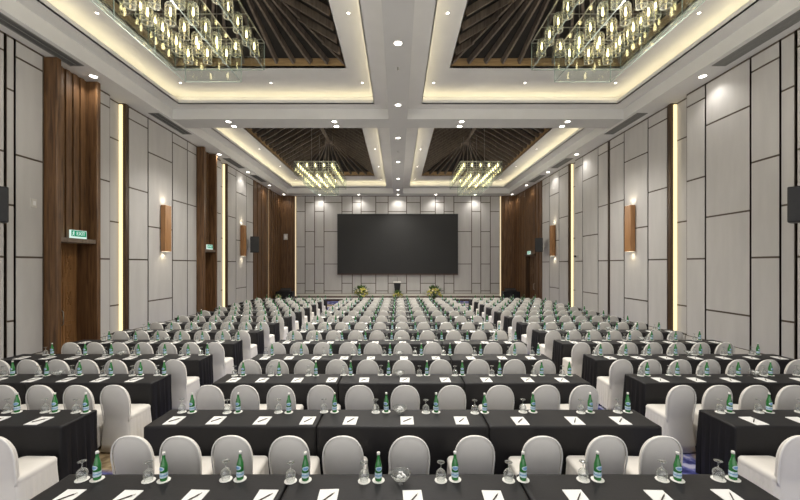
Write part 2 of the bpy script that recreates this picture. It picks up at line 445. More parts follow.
# timber hip vaults above the openings
def vault(s, y0, y1):
    o0, o1 = y0 + 1.44, y1 - 1.44
    xa, xb = OPX; xm = (xa + xb) / 2; hw = (xb - xa) / 2
    zb = Z3 + .27; zr = CAMZ + 7.25
    r0, r1 = o0 + hw, o1 - hw
    V = lambda x, y, z: (s * x, y, z)
    d = MB()
    A, B_, C, D = V(xa, o0, zb), V(xb, o0, zb), V(xb, o1, zb), V(xa, o1, zb)
    E, F = V(xm, r0, zr), V(xm, r1, zr)
    d.add([A, B_, C, D, E, F], [(0, 1, 4), (1, 2, 5, 4), (2, 3, 5), (3, 0, 4, 5)])
    dk = d.build('timber_vault', M['deck'], ceil)
    f = MB(); t = .03
    f.box(s * (xa - t), s * xa, o0, o1, Z3, zb); f.box(s * xb, s * (xb + t), o0, o1, Z3, zb)
    f.box(s * (xa - t), s * (xb + t), o0 - t, o0, Z3, zb); f.box(s * (xa - t), s * (xb + t), o1, o1 + t, Z3, zb)
    f.build('fascia', M['fascia'], dk)
    rd = MB(); rd.box(s * xm - .09, s * xm + .09, r0 - .1, r1 + .1, zr - .28, zr - .02); rd.build('ridge_beam', M['rafter'], dk)
    drop = Vector((0, 0, -.11))
    n = 10
    for e, rr, dirn in ((o0, r0, 1), (o1, r1, -1)):
        for k in range(n + 1):
            x = xa + (xb - xa) * k / n
            p0 = Vector(V(x, e + dirn * .03, zb - .02)) + drop; p1 = Vector(V(xm + (x - xm) * .05, rr - dirn * .05, zr)) + drop
            m = MB(); m.beam(p0, p1, .06, .16); m.build('rafter', M['rafter'], dk)
    n = int((o1 - o0) / .5)
    for k in range(1, n):
        y = o0 + (o1 - o0) * k / n
        for x in (xa, xb):
            e = min(1., min(y - o0, o1 - y) / hw)      # jack rafters stop on the hips
            xe = x + (xm - x) * e; ze = zb + (zr - zb) * e
            if e < .12: continue
            sg = 1 if x == xa else -1
            m = MB(); m.beam(Vector(V(x + sg * .03, y, zb - .02)) + drop, Vector(V(xe - sg * .04 * e, y, ze - .02)) + drop, .06, .16)
            m.build('rafter', M['rafter'], dk)
for (y0, y1) in COF:
    for s in (-1, 1): vault(s, y0, y1)

# ================================================================== CEILING FIXTURES
LIGHTS = []
GAIN = 2.7
def spot(loc, energy, size=100, col=(1, .955, .885), blend=.8, rad=.05, rot=(0, 0, 0)):
    if energy > 20: energy *= GAIN
    l = bpy.data.lights.new('spot', 'SPOT'); l.energy = energy; l.spot_size = math.radians(size); l.spot_blend = blend; l.color = col; l.shadow_soft_size = rad
    o = bpy.data.objects.new('spot_lamp', l); COL.objects.link(o); o.location = loc; o.rotation_euler = rot
    return o
def downlight_proto(name, r, label):
    t = thing(name, label, 'downlight')
    m = MB(); m.lathe([(r * 1.25, 0), (r * 1.25, -.012), (r, -.016), (r, -.004)], 20, close=False); m.build('trim_ring', M['white'], t, True)
    m = MB(); m.lathe([(r * .99, -.005), (r * .6, -.012), (.002, -.014)], 20, close=False); m.build('lens', M['lens'], t, True)
    return t
big = None; small = None
def downlight(x, y, label, group, energy=45, size=110):
    global big
    if big is None:
        big = downlight_proto('recessed_downlight', .085, label); t = big; t.location = (x, y, Z1); tag(t, label, None, group)
    else: t = copy_tree(big, (x, y, Z1), 0, label, 'downlight', group)
    spot((x, y, Z1 - .03), energy, size)
    return t
for k, y in enumerate([2.0, 5.0, 8.08, 11.2, 14.1, 17.4, 20.8, 23.9]):
    if y > 6.7: downlight(0, y, f'round downlight in the centre ceiling beam, {ORD1[k-2]} along it from the camera', 'downlights along the centre ceiling beam', 235, 130)
    else: spot((0, y, Z1 - .03), 235, 130)
sy = [3.2, 6.4, 9.5, 16.2, 19.3, 22.5, 25.35]
for s, nm in ((-1, 'left'), (1, 'right')):
    for k, y in enumerate(sy):
        if y > 7.5: downlight(s * 7.82, y, f'round downlight in the ceiling edge beside the {nm} wall, {ORD1[k-2]} from the camera', 'downlights along the side walls', 20.1, 130)
        else: spot((s * 7.82, y, Z1 - .03), 20.1, 130)
    for x, xn in ((5.73, 'outer'), (2.15, 'inner')):
        for y, yn in ((12.5, 'near'), (12.92, 'far')):
            downlight(s * x, y, f'{yn} downlight of the {xn} pair on the cross beam, {nm} half', 'paired downlights on the cross beam', 150, 125)
for k, x in enumerate((-5.4, -2.7, 0, 2.6, 5.3)):
    downlight(x, 25.45, f'downlight in front of the stage wall, {ORD1[k]} from the left', 'downlights along the stage wall', 36, 130)
# small plate lights around the openings
def mini(x, y, label):
    global small
    if small is None:
        small = downlight_proto('mini_downlight', .035, label); t = small; t.location = (x, y, Z3); tag(t, label, None, 'mini downlights around the coffers')
    else: copy_tree(small, (x, y, Z3), 0, label, 'downlight', 'mini downlights around the coffers')
for ci, (y0, y1) in enumerate(COF):
    cn = ('near', 'far')[ci]
    for s, nm in ((-1, 'left'), (1, 'right')):
        ys = [y1 - .58 - 3.15 * k for k in range(4)]
        for k, y in enumerate(ys):
            for x, xn in ((1.1, 'inner'), (6.68, 'outer')):
                if px(s * x, y) > 0 and px(s * x, y) < 800 and 265 - 370 * 5.6 / y > -6:
                    mini(s * x, y, f'tiny downlight at {cn} {nm} coffer, {xn} edge, {ORD1[k]} from the stage end')
        mini(s * 3.9, y1 - .58, f'tiny downlight at {cn} {nm} coffer, middle of its stage end')

# ---- air vents
vp = None
for s, nm in ((-1, 'left'), (1, 'right')):
    for k, (a, b) in enumerate(((6.9, 9.0), (11.8, 13.7), (16.8, 18.5), (19.95, 21.6))):
        t = thing('air_vent', f'grey slot air vent in the ceiling beside the {nm} wall, {ORD1[k]} from the camera', 'vent', (s * 7.8, (a + b) / 2, Z1), 0, 'ceiling air vents along the side walls')
        L = (b - a) / 2
        m = MB()
        for x0, x1 in ((-.17, -.14), (-.01, .01), (.14, .17)): m.box(x0, x1, -L, L, -.014, 0)
        for y0, y1 in ((-L, -L + .03), (L - .03, L)): m.box(-.17, .17, y0, y1, -.014, 0)
        m.build('frame', M['grille'], t)
        m = MB(); m.box(-.14, .14, -L + .03, L - .03, -.003, 0); m.build('cavity', M['ventdark'], t)
        m = MB()
        for q in range(8):
            x = -.125 + q * .0357
            m.beam((x, -L + .03, -.008), (x, L - .03, -.008), .02, .003, (.5, 0, 1))
        m.build('grille', M['grille'], t)
for y, nm in ((9.1, 'near'), (15.8, 'far')):
    m = MB(); m.lathe([(.03, 0), (.03, -.01), (.012, -.012), (.012, -.05), (.03, -.052), (.03, -.058)], 10, (0, y, Z1))
    tag(m.build('pendant_sprinkler', M['steel'], None, True), f'{nm} small metal fire sprinkler under the centre ceiling beam', 'sprinkler')

# ---- chandeliers
def chandelier():
    t = thing('chandelier', None, 'chandelier')
    zt, zu0 = CAMZ + 4.86, CAMZ + 4.27          # upper tier
    zl1, zl0 = CAMZ + 4.46, CAMZ + 3.87         # lower tier
    U = (.975, 1.76); Lw = (.59, 1.48)
    ztop = CAMZ + 7.0
    z0 = zl0
    Z = lambda z: z - z0
    for x in (-.35, .35):
        for y in (-.9, .9):
            m = MB(); m.tube([(x, y, Z(zt)), (x, y, Z(CAMZ + 7.0) if abs(x) < .1 else Z(CAMZ + 6.95))], .012, 6); m.build('hanging_rod', M['steel'], t)
    m = MB(); r = .010
    for z in (zt,):
        for y in (-U[1], U[1]): m.beam((-U[0], y, Z(z)), (U[0], y, Z(z)), .02, .02)
        for x in (-U[0], U[0]): m.beam((x, -U[1], Z(z)), (x, U[1], Z(z)), .02, .02)
    for k in range(9):
        y = -1.64 + .41 * k; m.beam((-U[0], y, Z(zt)), (U[0], y, Z(zt)), .014, .014)
    for x in (-Lw[0], Lw[0]): m.beam((x, -U[1], Z(zt)), (x, U[1], Z(zt)), .014, .014)
    m.build('upper_frame', M['steel'], t)
    m = MB()
    for y in (-Lw[1], Lw[1]): m.beam((-Lw[0], y, Z(zl1)), (Lw[0], y, Z(zl1)), .016, .016)
    for x in (-Lw[0], Lw[0]): m.beam((x, -Lw[1], Z(zl1)), (x, Lw[1], Z(zl1)), .016, .016)
    for x in (-Lw[0], Lw[0]):
        for y in (-Lw[1], Lw[1]): m.beam((x, y, Z(zl1)), (x, y, Z(zt)), .012, .012, (1, 0, 0))
    m.build('lower_frame', M['steel'], t)
    def sheets(hx, hy, za, zb, nx, ny):
        th = .008; g = .006
        for k in range(nx):
            a = -hx + 2 * hx * k / nx + g; b = -hx + 2 * hx * (k + 1) / nx - g
            for y in (-hy, hy):
                q = MB(); q.box(a, b, y - th / 2, y + th / 2, Z(za), Z(zb)); e = q.build('glass_sheet', [M['sheet']], t)
        for k in range(ny):
            a = -hy + 2 * hy * k / ny + g; b = -hy + 2 * hy * (k + 1) / ny - g
            for x in (-hx, hx):
                q = MB(); q.box(x - th / 2, x + th / 2, a, b, Z(za), Z(zb)); q.build('glass_sheet', [M['sheet']], t)
        q = MB()
        for y in (-hy, hy): q.beam((-hx, y, Z(za)), (hx, y, Z(za)), .012, .012)
        for x in (-hx, hx): q.beam((x, -hy, Z(za)), (x, hy, Z(za)), .012, .012)
        for x in (-hx, hx):
            for y in (-hy, hy): q.beam((x, y, Z(za)), (x, y, Z(zb)), .012, .012, (1, 0, 0))
            for k in range(1, ny):
                y = -hy + 2 * hy * k / ny; q.beam((x, y, Z(za)), (x, y, Z(zb)), .008, .008, (1, 0, 0))
        q.build('edge_profile', M['edge'], t)
    sheets(U[0], U[1], zu0, zt, 2, 4); sheets(Lw[0], Lw[1], zl0, zl1, 1, 3)
    g = MB(); g.lathe([(.082, -.17), (.086, -.165), (.086, .13), (.066, .16), (.058, .165)], 14, close=False)
    g.lathe([(.076, -.176), (.088, -.176), (.088, -.160), (.076, -.160), (.076, -.176)], 14, mi=1, close=False); g.lathe([(.050, .156), (.068, .156), (.066, .170), (.050, .170), (.050, .156)], 14, mi=1, close=False)
    gm = g.mesh('lamp_tube', [M['tube'], M['rim']], True)
    h = MB(); h.lathe([(.024, .10), (.024, .19), (.005, .20)], 8); hm = h.mesh('lamp_socket', M['steel'], True)
    b = MB(); b.lathe([(.004, -.045), (.016, -.035), (.021, .0), (.017, .04), (.010, .10)], 10); bm_ = b.mesh('bulb', M['bulb'], True)
    pts = []
    for i in range(5):
        for j in range(9):
            x = -.8 + .4 * i; y = -1.64 + .41 * j
            inner = 1 <= i <= 3 and 1 <= j <= 7
            pts.append((x * (.98 if inner else 1), y, Z(CAMZ + (4.31 if inner else 4.69)), inner))
    for x, y, z, inner in pts:
        o = link('lamp_tube', gm, t, (x, y, z)); q = link('bulb', bm_, o); link('socket', hm, o)
        if inner:
            pass
    m = MB()
    for x, y, z, inner in pts: m.tube([(x, y, z + .18), (x, y, Z(zt))], .004, 5)
    m.build('suspension_wires', M['steel'], t)
    return t
M['rim'] = thin_glass('glass_rim', (.9, .92, .86), .20, .5, (.25, .6))
M['edge'] = mat('polished_glass_edge', (.30, .36, .33), .2, var=.1, spec=.8)
ch0 = chandelier()
cz = CAMZ + 3.87
names = {(-1, 0): 'near left', (1, 0): 'near right', (-1, 1): 'far left', (1, 1): 'far right'}
first = True
for ci, cy in enumerate((6.34, 19.1)):
    for s in (-1, 1):
        lab = f'tiered glass box chandelier of bulb tubes hanging in the {names[(s, ci)]} ceiling coffer'
        if first: ch0.location = (s * 3.9, cy, cz); tag(ch0, lab, 'chandelier', 'glass box chandeliers'); first = False
        else: copy_tree(ch0, (s * 3.9, cy, cz), 0, lab, 'chandelier', 'glass box chandeliers')

for cy in (6.34, 19.1):  # added unseen fill lamps floating below the chandeliers, to brighten ceiling and walls
    for s in (-1, 1):
        l = bpy.data.lights.new('added_fill_light', 'POINT'); l.energy = 190; l.color = (1, .93, .80); l.shadow_soft_size = .03
        o = bpy.data.objects.new('added_fill_lamp', l); COL.objects.link(o); o.location = (s * 3.9, cy, CAMZ + 3.1)
# ================================================================== WALL-MOUNTED THINGS
def sconce(s, y, label):
    t = thing('sconce_lamp', label, 'sconce', (s * W, y, 2.9), 0, 'teak up-and-down sconces')
    m = MB(); m.box(*sorted((-s * .20, -s * .03)), -.17, .17, 0, 1.6); bevelled(m.build('lamp_body', M['wood_sconce'], t), .006, 1)
    m = MB(); m.box(*sorted((-s * .03, 0)), -.06, .06, .3, 1.3); m.build('wall_bracket', M['bronze'], t)
    for z, nm in ((-.006, 'lower'), (1.6, 'upper')):
        m = MB(); m.box(*sorted((-s * .18, -s * .05)), -.14, .14, z, z + .006); m.build('lamp_lens', M['glow'], t)
    spot((s * (W - .10), y, 2.87), 9, 150, (1, .86, .62), 1, .06)
    spot((s * (W - .10), y, 4.53), 9, 150, (1, .86, .62), 1, .06, (PI, 0, 0))
for s, nm in ((-1, 'left'), (1, 'right')):
    sconce(s, 12.9, f'tall teak wall sconce on the {nm} wall nearer the camera')
    sconce(s, 19.35, f'tall teak wall sconce on the {nm} wall nearer the stage')

def loudspeaker(s, y, z, label, yaw, hh=.78, w=.40, off=.42):
    t = thing('loudspeaker', label, 'speaker', (s * (W - off), y, z), yaw)
    m = MB()
    f, bk_ = w / 2, w * .36
    m.add([(-f, -.19, 0), (f, -.19, 0), (bk_, .17, 0), (-bk_, .17, 0), (-f, -.19, hh), (f, -.19, hh), (bk_, .17, hh), (-bk_, .17, hh)],
          [(3, 2, 1, 0), (4, 5, 6, 7), (0, 1, 5, 4), (1, 2, 6, 5), (2, 3, 7, 6), (3, 0, 4, 7)])
    bevelled(m.build('cabinet', M['black'], t), .02, 2)
    m = MB(); m.box(-f + .02, f - .02, -.2, -.185, .03, hh - .03); m.build('front_grille', M['spkgrille'], t)
    m = MB(); m.box(-.05, .05, .165, .2, hh * .35, hh * .65); m.tube([(0, .18, hh * .5), (0, .26, hh * .5), (0, .26, hh * .5 - .05)], .02)
    m.build('mount_clamp', M['steel'], t)
    return t
def arm(s, y, z, name, label):
    m = MB(); m.tube([(s * W - s * .01, y, z), (s * (W - .3), y - .05, z)], .025); m.box(*sorted((s * (W - .001), s * (W - .03))), y - .08, y + .08, z - .1, z + .1)
    o = m.build(name, M['steel'], None); return tag(o, label, 'bracket')
def speaker_set(s, y, z, label, blabel, aim, hh, w, off=.42):
    t = loudspeaker(s, y, z, label, aim, hh, w, off)
    m = MB()
    inv = Matrix.Rotation(-aim, 4, 'Z')
    base = Vector(t.location)
    loc = lambda p: inv @ (Vector(p) - base)
    mid = Vector((s * (W - .36), y + .17, z + hh * .3))
    m.tube([loc((s * (W - .005), y + .12, z + hh * .3)), loc((s * (W - .2), y + .14, z + hh * .3)), loc(mid)], .022)
    m.tube([loc(mid), loc(mid + Vector((0, 0, .12)))], .03)
    m.build('bracket_arm', M['steel'], t)
    return t
speaker_set(-1, 7.05, 3.24, 'large black loudspeaker at the left frame edge on the near left wall', '', .75, .68, .42, .5)
speaker_set(1, 7.05, 3.24, 'large black loudspeaker at the right frame edge on the near right wall', '', -.75, .68, .42, .5)
speaker_set(-1, 20.0, 3.1, 'small black loudspeaker beside the far sconce on the left wall', '', .55, .86, .46)
speaker_set(1, 20.35, 3.15, 'small black loudspeaker beside the far sconce on the right wall', '', -.55, .76, .42)

def text_mesh(s, size, depth=.002):
    c = bpy.data.curves.new('lettering', 'FONT'); c.body = s; c.size = size; c.extrude = depth; c.align_x = 'CENTER'; c.align_y = 'CENTER'; c.resolution_u = 3
    o = bpy.data.objects.new('lettering_source', c); COL.objects.link(o)
    dg = bpy.context.evaluated_depsgraph_get()
    me = bpy.data.meshes.new_from_object(o.evaluated_get(dg))
    bpy.data.objects.remove(o); bpy.data.curves.remove(c)
    return me
def exit_sign(s, y, label, w=.46, h=.2):
    x = s * (W - .23) if s < 0 else s * (W - .10)
    t = thing('exit_sign', label, 'exit sign', (x, y, 3.09), -s * -PI / 2 if False else (PI / 2 if s < 0 else -PI / 2), 'green exit signs over the doors')
    # local -y faces the room
    m = MB(); m.box(-w / 2, w / 2, -.02, .02, .0, h); m.build('sign_case', M['signwhite'], t)
    m = MB(); m.box(-w / 2 + .015, w / 2 - .015, -.024, -.02, .045, h - .012); m.build('sign_face', M['signgreen'], t)
    me = text_mesh('EXIT', .125); me.materials.clear(); me.materials.append(M['signwhite'])
    o = link('lettering', me, t, (.05, -.026, .115)); o.rotation_euler = (PI / 2, 0, 0)
    m = MB(); m.ball((-.155, -.026, .155), .014, 8, 4)
    m.beam((-.155, -.026, .14), (-.165, -.026, .1), .02, .004, (0, 1, 0)); m.beam((-.165, -.026, .1), (-.135, -.026, .07), .012, .004, (0, 1, 0)); m.beam((-.165, -.026, .1), (-.195, -.026, .06), .012, .004, (0, 1, 0))
    m.beam((-.155, -.026, .135), (-.12, -.026, .12), .01, .004, (0, 1, 0)); m.beam((-.155, -.026, .135), (-.19, -.026, .125), .01, .004, (0, 1, 0))
    m.build('running_figure', M['signwhite'], t)
M['signwhite'] = emis('sign_white', (.8, 1, .9), .9); M['signgreen'] = emis('sign_green', (.02, .32, .16), .9)
exit_sign(-1, 9.22, 'green and white exit sign on the ledge over the near left door')
exit_sign(-1, 15.65, 'green and white exit sign on the ledge over the farther left door')
exit_sign(1, 22.9, 'green and white exit sign on the ledge over the right door near the stage')

def wall_plate(loc, w, h, ax, label, name='control_panel'):
    m = MB()
    t = thing(name, label, 'control panel', loc)
    if ax == 'x':
        s = 1 if loc[0] > 0 else -1
        m.box(*sorted((0, -s * .02)), -w / 2, w / 2, 0, h); m.build('cover_plate', M['white'], t)
        m = MB(); m.box(*sorted((-s * .02, -s * .03)), -w / 4, w / 4, h * .25, h * .75); m.build('rocker', M['paper'], t)
    else:
        m.box(-w / 2, w / 2, -.02, 0, 0, h); m.build('cover_plate', M['white'], t)
        m = MB(); m.box(-w / 4, w / 4, -.03, -.02, h * .25, h * .75); m.build('rocker', M['paper'], t)
wall_plate((-W, 8.32, 3.72), .12, .2, 'x', 'small white control plate on the grey left wall panel near the first door')
wall_plate((-7.84, YB - .048, 4.2), .28, .4, 'y', 'white control box on the timber corner left of the stage')
# dome camera on right wall
t = thing('security_camera', 'small dark security camera on the right wall between the two sconces', 'camera', (W, 16.95, 2.78))
m = MB(); m.box(-.03, 0, -.05, .05, 0, .1); m.build('camera_mount', M['white'], t)
m = MB(); m.tube([(-.03, 0, .05), (-.1, -.02, .05)], .015); m.tube([(-.08, .05, .05), (-.16, -.16, .04)], .05, 10); m.build('camera_body', M['black'], t)

# ================================================================== STAGE END
t = thing('led_screen', 'huge dark blank video screen mounted on the centre of the back wall', 'screen', (-.02, YB - .004, 1.75))
m = MB(); m.box(-4.16, 4.16, -.14, 0, .07, 4.2); m.build('display', M['screen'], t)
m = MB(); m.box(-4.2, -4.16, -.16, 0, 0.07, 4.24); m.box(4.16, 4.2, -.16, 0, .07, 4.24); m.box(-4.2, 4.2, -.16, 0, 4.2, 4.24); m.build('bezel', M['black'], t)
m = MB(); m.box(-4.2, 4.2, -.17, 0, 0, .07); m.build('bottom_rail', M['skirting'], t)

t = thing('stage_platform', 'low brown stage platform along the foot of the back wall', 'stage', (0, 25.35, 0))
m = MB(); m.box(-7.0, 7.0, -.45, .48, 0, .135); m.build('fascia', M['skirting'], t)
m = MB(); m.box(-7.02, 7.02, -.47, .48, .135, .15); m.build('deck', M['white'], t)

t = thing('podium', 'slim black lectern with a white top on the stage below the screen', 'lectern', (-.05, 25.28, .151))
m = MB(); m.box(-.3, .3, -.13, .13, 0, .05); m.build('base', M['black'], t)
m = MB()
m.add([(-.2, -.1, .05), (.2, -.1, .05), (.2, .1, .05), (-.2, .1, .05), (-.17, -.09, .55), (.17, -.09, .55), (.17, .09, .55), (-.17, .09, .55), (-.24, -.14, 1.06), (.24, -.14, 1.06), (.24, .14, 1.06), (-.24, .14, 1.06)],
      [(3, 2, 1, 0), (0, 1, 5, 4), (1, 2, 6, 5), (2, 3, 7, 6), (3, 0, 4, 7), (4, 5, 9, 8), (5, 6, 10, 9), (6, 7, 11, 10), (7, 4, 8, 11), (8, 9, 10, 11)])
m.build('column', M['black'], t)
m = MB(); m.add([(-.26, -.16, 1.06), (.26, -.16, 1.06), (.26, .16, 1.10), (-.26, .16, 1.10), (-.26, -.16, 1.08), (.26, -.16, 1.08), (.26, .16, 1.15), (-.26, .16, 1.15)],
      [(3, 2, 1, 0), (4, 5, 6, 7), (0, 1, 5, 4), (1, 2, 6, 5), (2, 3, 7, 6), (3, 0, 4, 7)]); m.build('reading_top', M['white'], t)
m = MB(); m.tube([(0, .1, 1.15), (0, .06, 1.3), (0, -.04, 1.4)], .012, 6); m.ball((0, -.05, 1.41), .025, 6, 4); m.build('microphone', M['black'], t)

def flower_arrangement(loc, h, r, label, seed, name='flower_arrangement'):
    rnd = random.Random(seed)
    t = thing(name, label, 'flowers', loc)
    vh = h * .42
    m = MB(); m.lathe([(.10, 0), (.11, .01), (.06, vh * .25), (.07, vh * .7), (.12, vh), (.10, vh), (.06, vh * .72)], 14, close=False); m.lathe([(.10, 0), (.001, .002)], 14, close=False); m.build('vase', M['vase'], t, True)
    def head(n, rad, mt, nm, up):
        m = MB()
        for _ in range(n):
            a = rnd.uniform(0, 2 * PI); e = rnd.uniform(-.3, 1.4)
            d = Vector((math.cos(a) * math.cos(e), math.sin(a) * math.cos(e), math.sin(e) * .8))
            p = Vector((0, 0, vh + r * .45)) + d * (r * rnd.uniform(.75, 1.0) * up)
            if nm == 'leaves':
                q = p + d * rad * 2.4; sd = d.cross(Vector((0, 0, 1))).normalized() * rad * .5
                m.add([p, (p + q) / 2 + sd, q, (p + q) / 2 - sd], [(0, 1, 2, 3)])
                m.tube([(0, 0, vh * .9), p], .006, 4)
            else: m.ball(p, rad * rnd.uniform(.7, 1.1), 7, 5, 0, .75)
        m.build(nm, M[mt], t)
    head(60, r * .28, 'leaf', 'leaves', .85); head(34, r * .16, 'petal', 'yellow_blooms', .9); head(16, r * .13, 'petal2', 'cream_blooms', .95)
flower_arrangement((-2.44, 24.5, 0), .62, .56, 'dark vase of yellow and green flowers left of the lectern', 3)
flower_arrangement((2.38, 24.5, 0), .62, .56, 'dark vase of yellow and green flowers right of the lectern', 4)
flower_arrangement((-.02, 24.6, 0), .50, .36, 'low flower arrangement on the floor right in front of the lectern', 5)
# draped equipment tables in the corners
for s, nm in ((-1, 'left'), (1, 'right')):
    t = thing('equipment_table', f'black draped equipment table by the {nm} timber corner', 'table', (s * 7.4, 24.3, 0), 0)
    m = MB(); m.box(-.55, .55, -.28, .28, 0.005, .70); bevelled(m.build('drape', M['cloth'], t), .02, 2)
    t2 = thing('audio_mixer', f'black audio mixer on the draped table by the {nm} timber corner', 'mixer', (s * 7.4, 24.3, .702))
    m = MB(); m.add([(-.34, -.2, 0), (.34, -.2, 0), (.34, .2, 0), (-.34, .2, 0), (-.34, -.2, .05), (.34, -.2, .05), (.34, .2, .2), (-.34, .2, .2)],
                    [(3, 2, 1, 0), (4, 5, 6, 7), (0, 1, 5, 4), (1, 2, 6, 5), (2, 3, 7, 6), (3, 0, 4, 7)]); m.build('console', M['black'], t2)
    m = MB()
    for q in range(10): m.box(-.3 + q * .065, -.28 + q * .065, -.03, .01, .10, .135)
    m.build('faders', M['grille'], t2)
flower_arrangement((-7.6, 23.5, 0), .72, .2, 'small yellow flower vase on the floor by the left equipment table', 9)

# ================================================================== CHAIRS
ZB, ZS, ZT, HW = .40, .65, .884, .182
def back_hw(z):
    if z < ZB: return .166 + (ZB - z) * .08
    if z <= ZS: return .166 + (HW - .166) * (z - ZB) / (ZS - ZB)
    u = min(1, (z - ZS) / (ZT - ZS)); return HW * (1 - u ** 2.4) ** (1 / 2.4)
def back_y(z): return -.172 - (z - .45) * .14 if z > .45 else -.172 - (.45 - z) * .08
def chair_proto():
    t = thing('banquet_chair', None, 'chair')
    zs = [.015, .12, .25] + [ZB + (ZS - ZB) * k / 6 for k in range(7)] + [ZS + (ZT - ZS) * math.sin(PI / 2 * k / 9) for k in range(1, 10)]
    n = 10; b = MB(); vs = []; fs = []
    ring = 2 * n
    for z in zs:
        hw = max(back_hw(z), .004)
        th = .030 * min(1, .35 + hw / HW * .65)
        for k in range(ring):
            a = 2 * PI * k / ring
            ca, sa = math.cos(a), math.sin(a)
            x = hw * math.copysign(abs(ca) ** .55, ca); yy = th * math.copysign(abs(sa) ** .6, sa)
            vs.append((x, back_y(z) + yy - .012 * (1 - (x / HW) ** 2), z))
    for i in range(len(zs) - 1):
        for k in range(ring):
            k2 = (k + 1) % ring; fs.append((i * ring + k, i * ring + k2, (i + 1) * ring + k2, (i + 1) * ring + k))
    fs.append(tuple(reversed(range(ring)))); fs.append(tuple((len(zs) - 1) * ring + k for k in range(ring)))
    b.add(vs, fs); bo = b.build('backrest_cover', M['chair'], t, True)
    # piping along the edge of the back
    path = [(-back_hw(z), back_y(z) - .026, z) for z in zs[3:]] + [(back_hw(z), back_y(z) - .026, z) for z in reversed(zs[3:-1])]
    m = MB(); m.tube(path, .0085, 6); m.build('piping', M['piping'], bo, True)
    # seat
    def rr(hx, hy, r, m_=5):
        out = []
        for cx, cy, a0 in ((hx - r, hy - r, 0), (-hx + r, hy - r, PI / 2), (-hx + r, -hy + r, PI), (hx - r, -hy + r, 3 * PI / 2)):
            for k in range(m_ + 1):
                a = a0 + PI / 2 * k / m_; out.append((cx + r * math.cos(a), cy + r * math.sin(a)))
        return out
    s = MB(); prof = [(.187, .200, .40), (.192, .204, .43), (.192, .204, .455), (.184, .196, .474), (.16, .17, .486), (.09, .09, .492)]
    vs = []; fs = []
    for hx, hy, z in prof: vs += [(x, y + .005, z) for x, y in rr(hx, hy, min(.05, hx * .4))]
    N = len(vs) // len(prof)
    for i in range(len(prof) - 1):
        for k in range(N):
            k2 = (k + 1) % N; fs.append((i * N + k, i * N + k2, (i + 1) * N + k2, (i + 1) * N + k))
    fs.append(tuple((len(prof) - 1) * N + k for k in range(N)))
    s.add(vs, fs); s.build('seat_cover', M['chair'], t, True)
    # pleated skirt to the floor
    k_ = MB(); base = []
    P = rr(.189, .204, .05, 4)
    # resample the perimeter
    seg = []; tot = 0
    for i in range(len(P)):
        a, b2 = Vector(P[i]), Vector(P[(i + 1) % len(P)]); seg.append((tot, a, b2)); tot += (b2 - a).length
    K = 96
    for i in range(K):
        d = tot * i / K
        for j in range(len(seg) - 1, -1, -1):
            if d >= seg[j][0]:
                st, a, b2 = seg[j]; p = a + (b2 - a).normalized() * (d - st); break
        base.append(p)
    rows = [(.445, 0, 0), (.40, .002, .002), (.28, .006, .006), (.14, .010, .009), (.015, .015, .011)]
    vs = []; fs = []
    for z, fl_, am in rows:
        for i, p in enumerate(base):
            nrm = Vector((p.x / .2, p.y / .222)); mx = max(abs(nrm.x), abs(nrm.y)); nrm = Vector((nrm.x if abs(nrm.x) > .8 * mx else 0, nrm.y if abs(nrm.y) > .8 * mx else 0)).normalized()
            corner = abs(nrm.x) * abs(nrm.y) * 2
            am2 = am * (1 if p.y > -.2 else .25)
            o = fl_ + am2 * math.sin(i * 2 * PI / 4.) + .012 * corner * (1 - z / .45)
            q = p + nrm * o
            zz = z + (.035 * (1 - corner) * (1 - min(1, z / .2)) if z < .1 else 0)
            vs.append((q.x, q.y + .005, zz))
    for i in range(len(rows) - 1):
        for k in range(K):
            k2 = (k + 1) % K; fs.append((i * K + k, (i + 1) * K + k, (i + 1) * K + k2, i * K + k2))
    k_.add(vs, fs); k_.build('skirt', M['chair'], t, True)
    return t

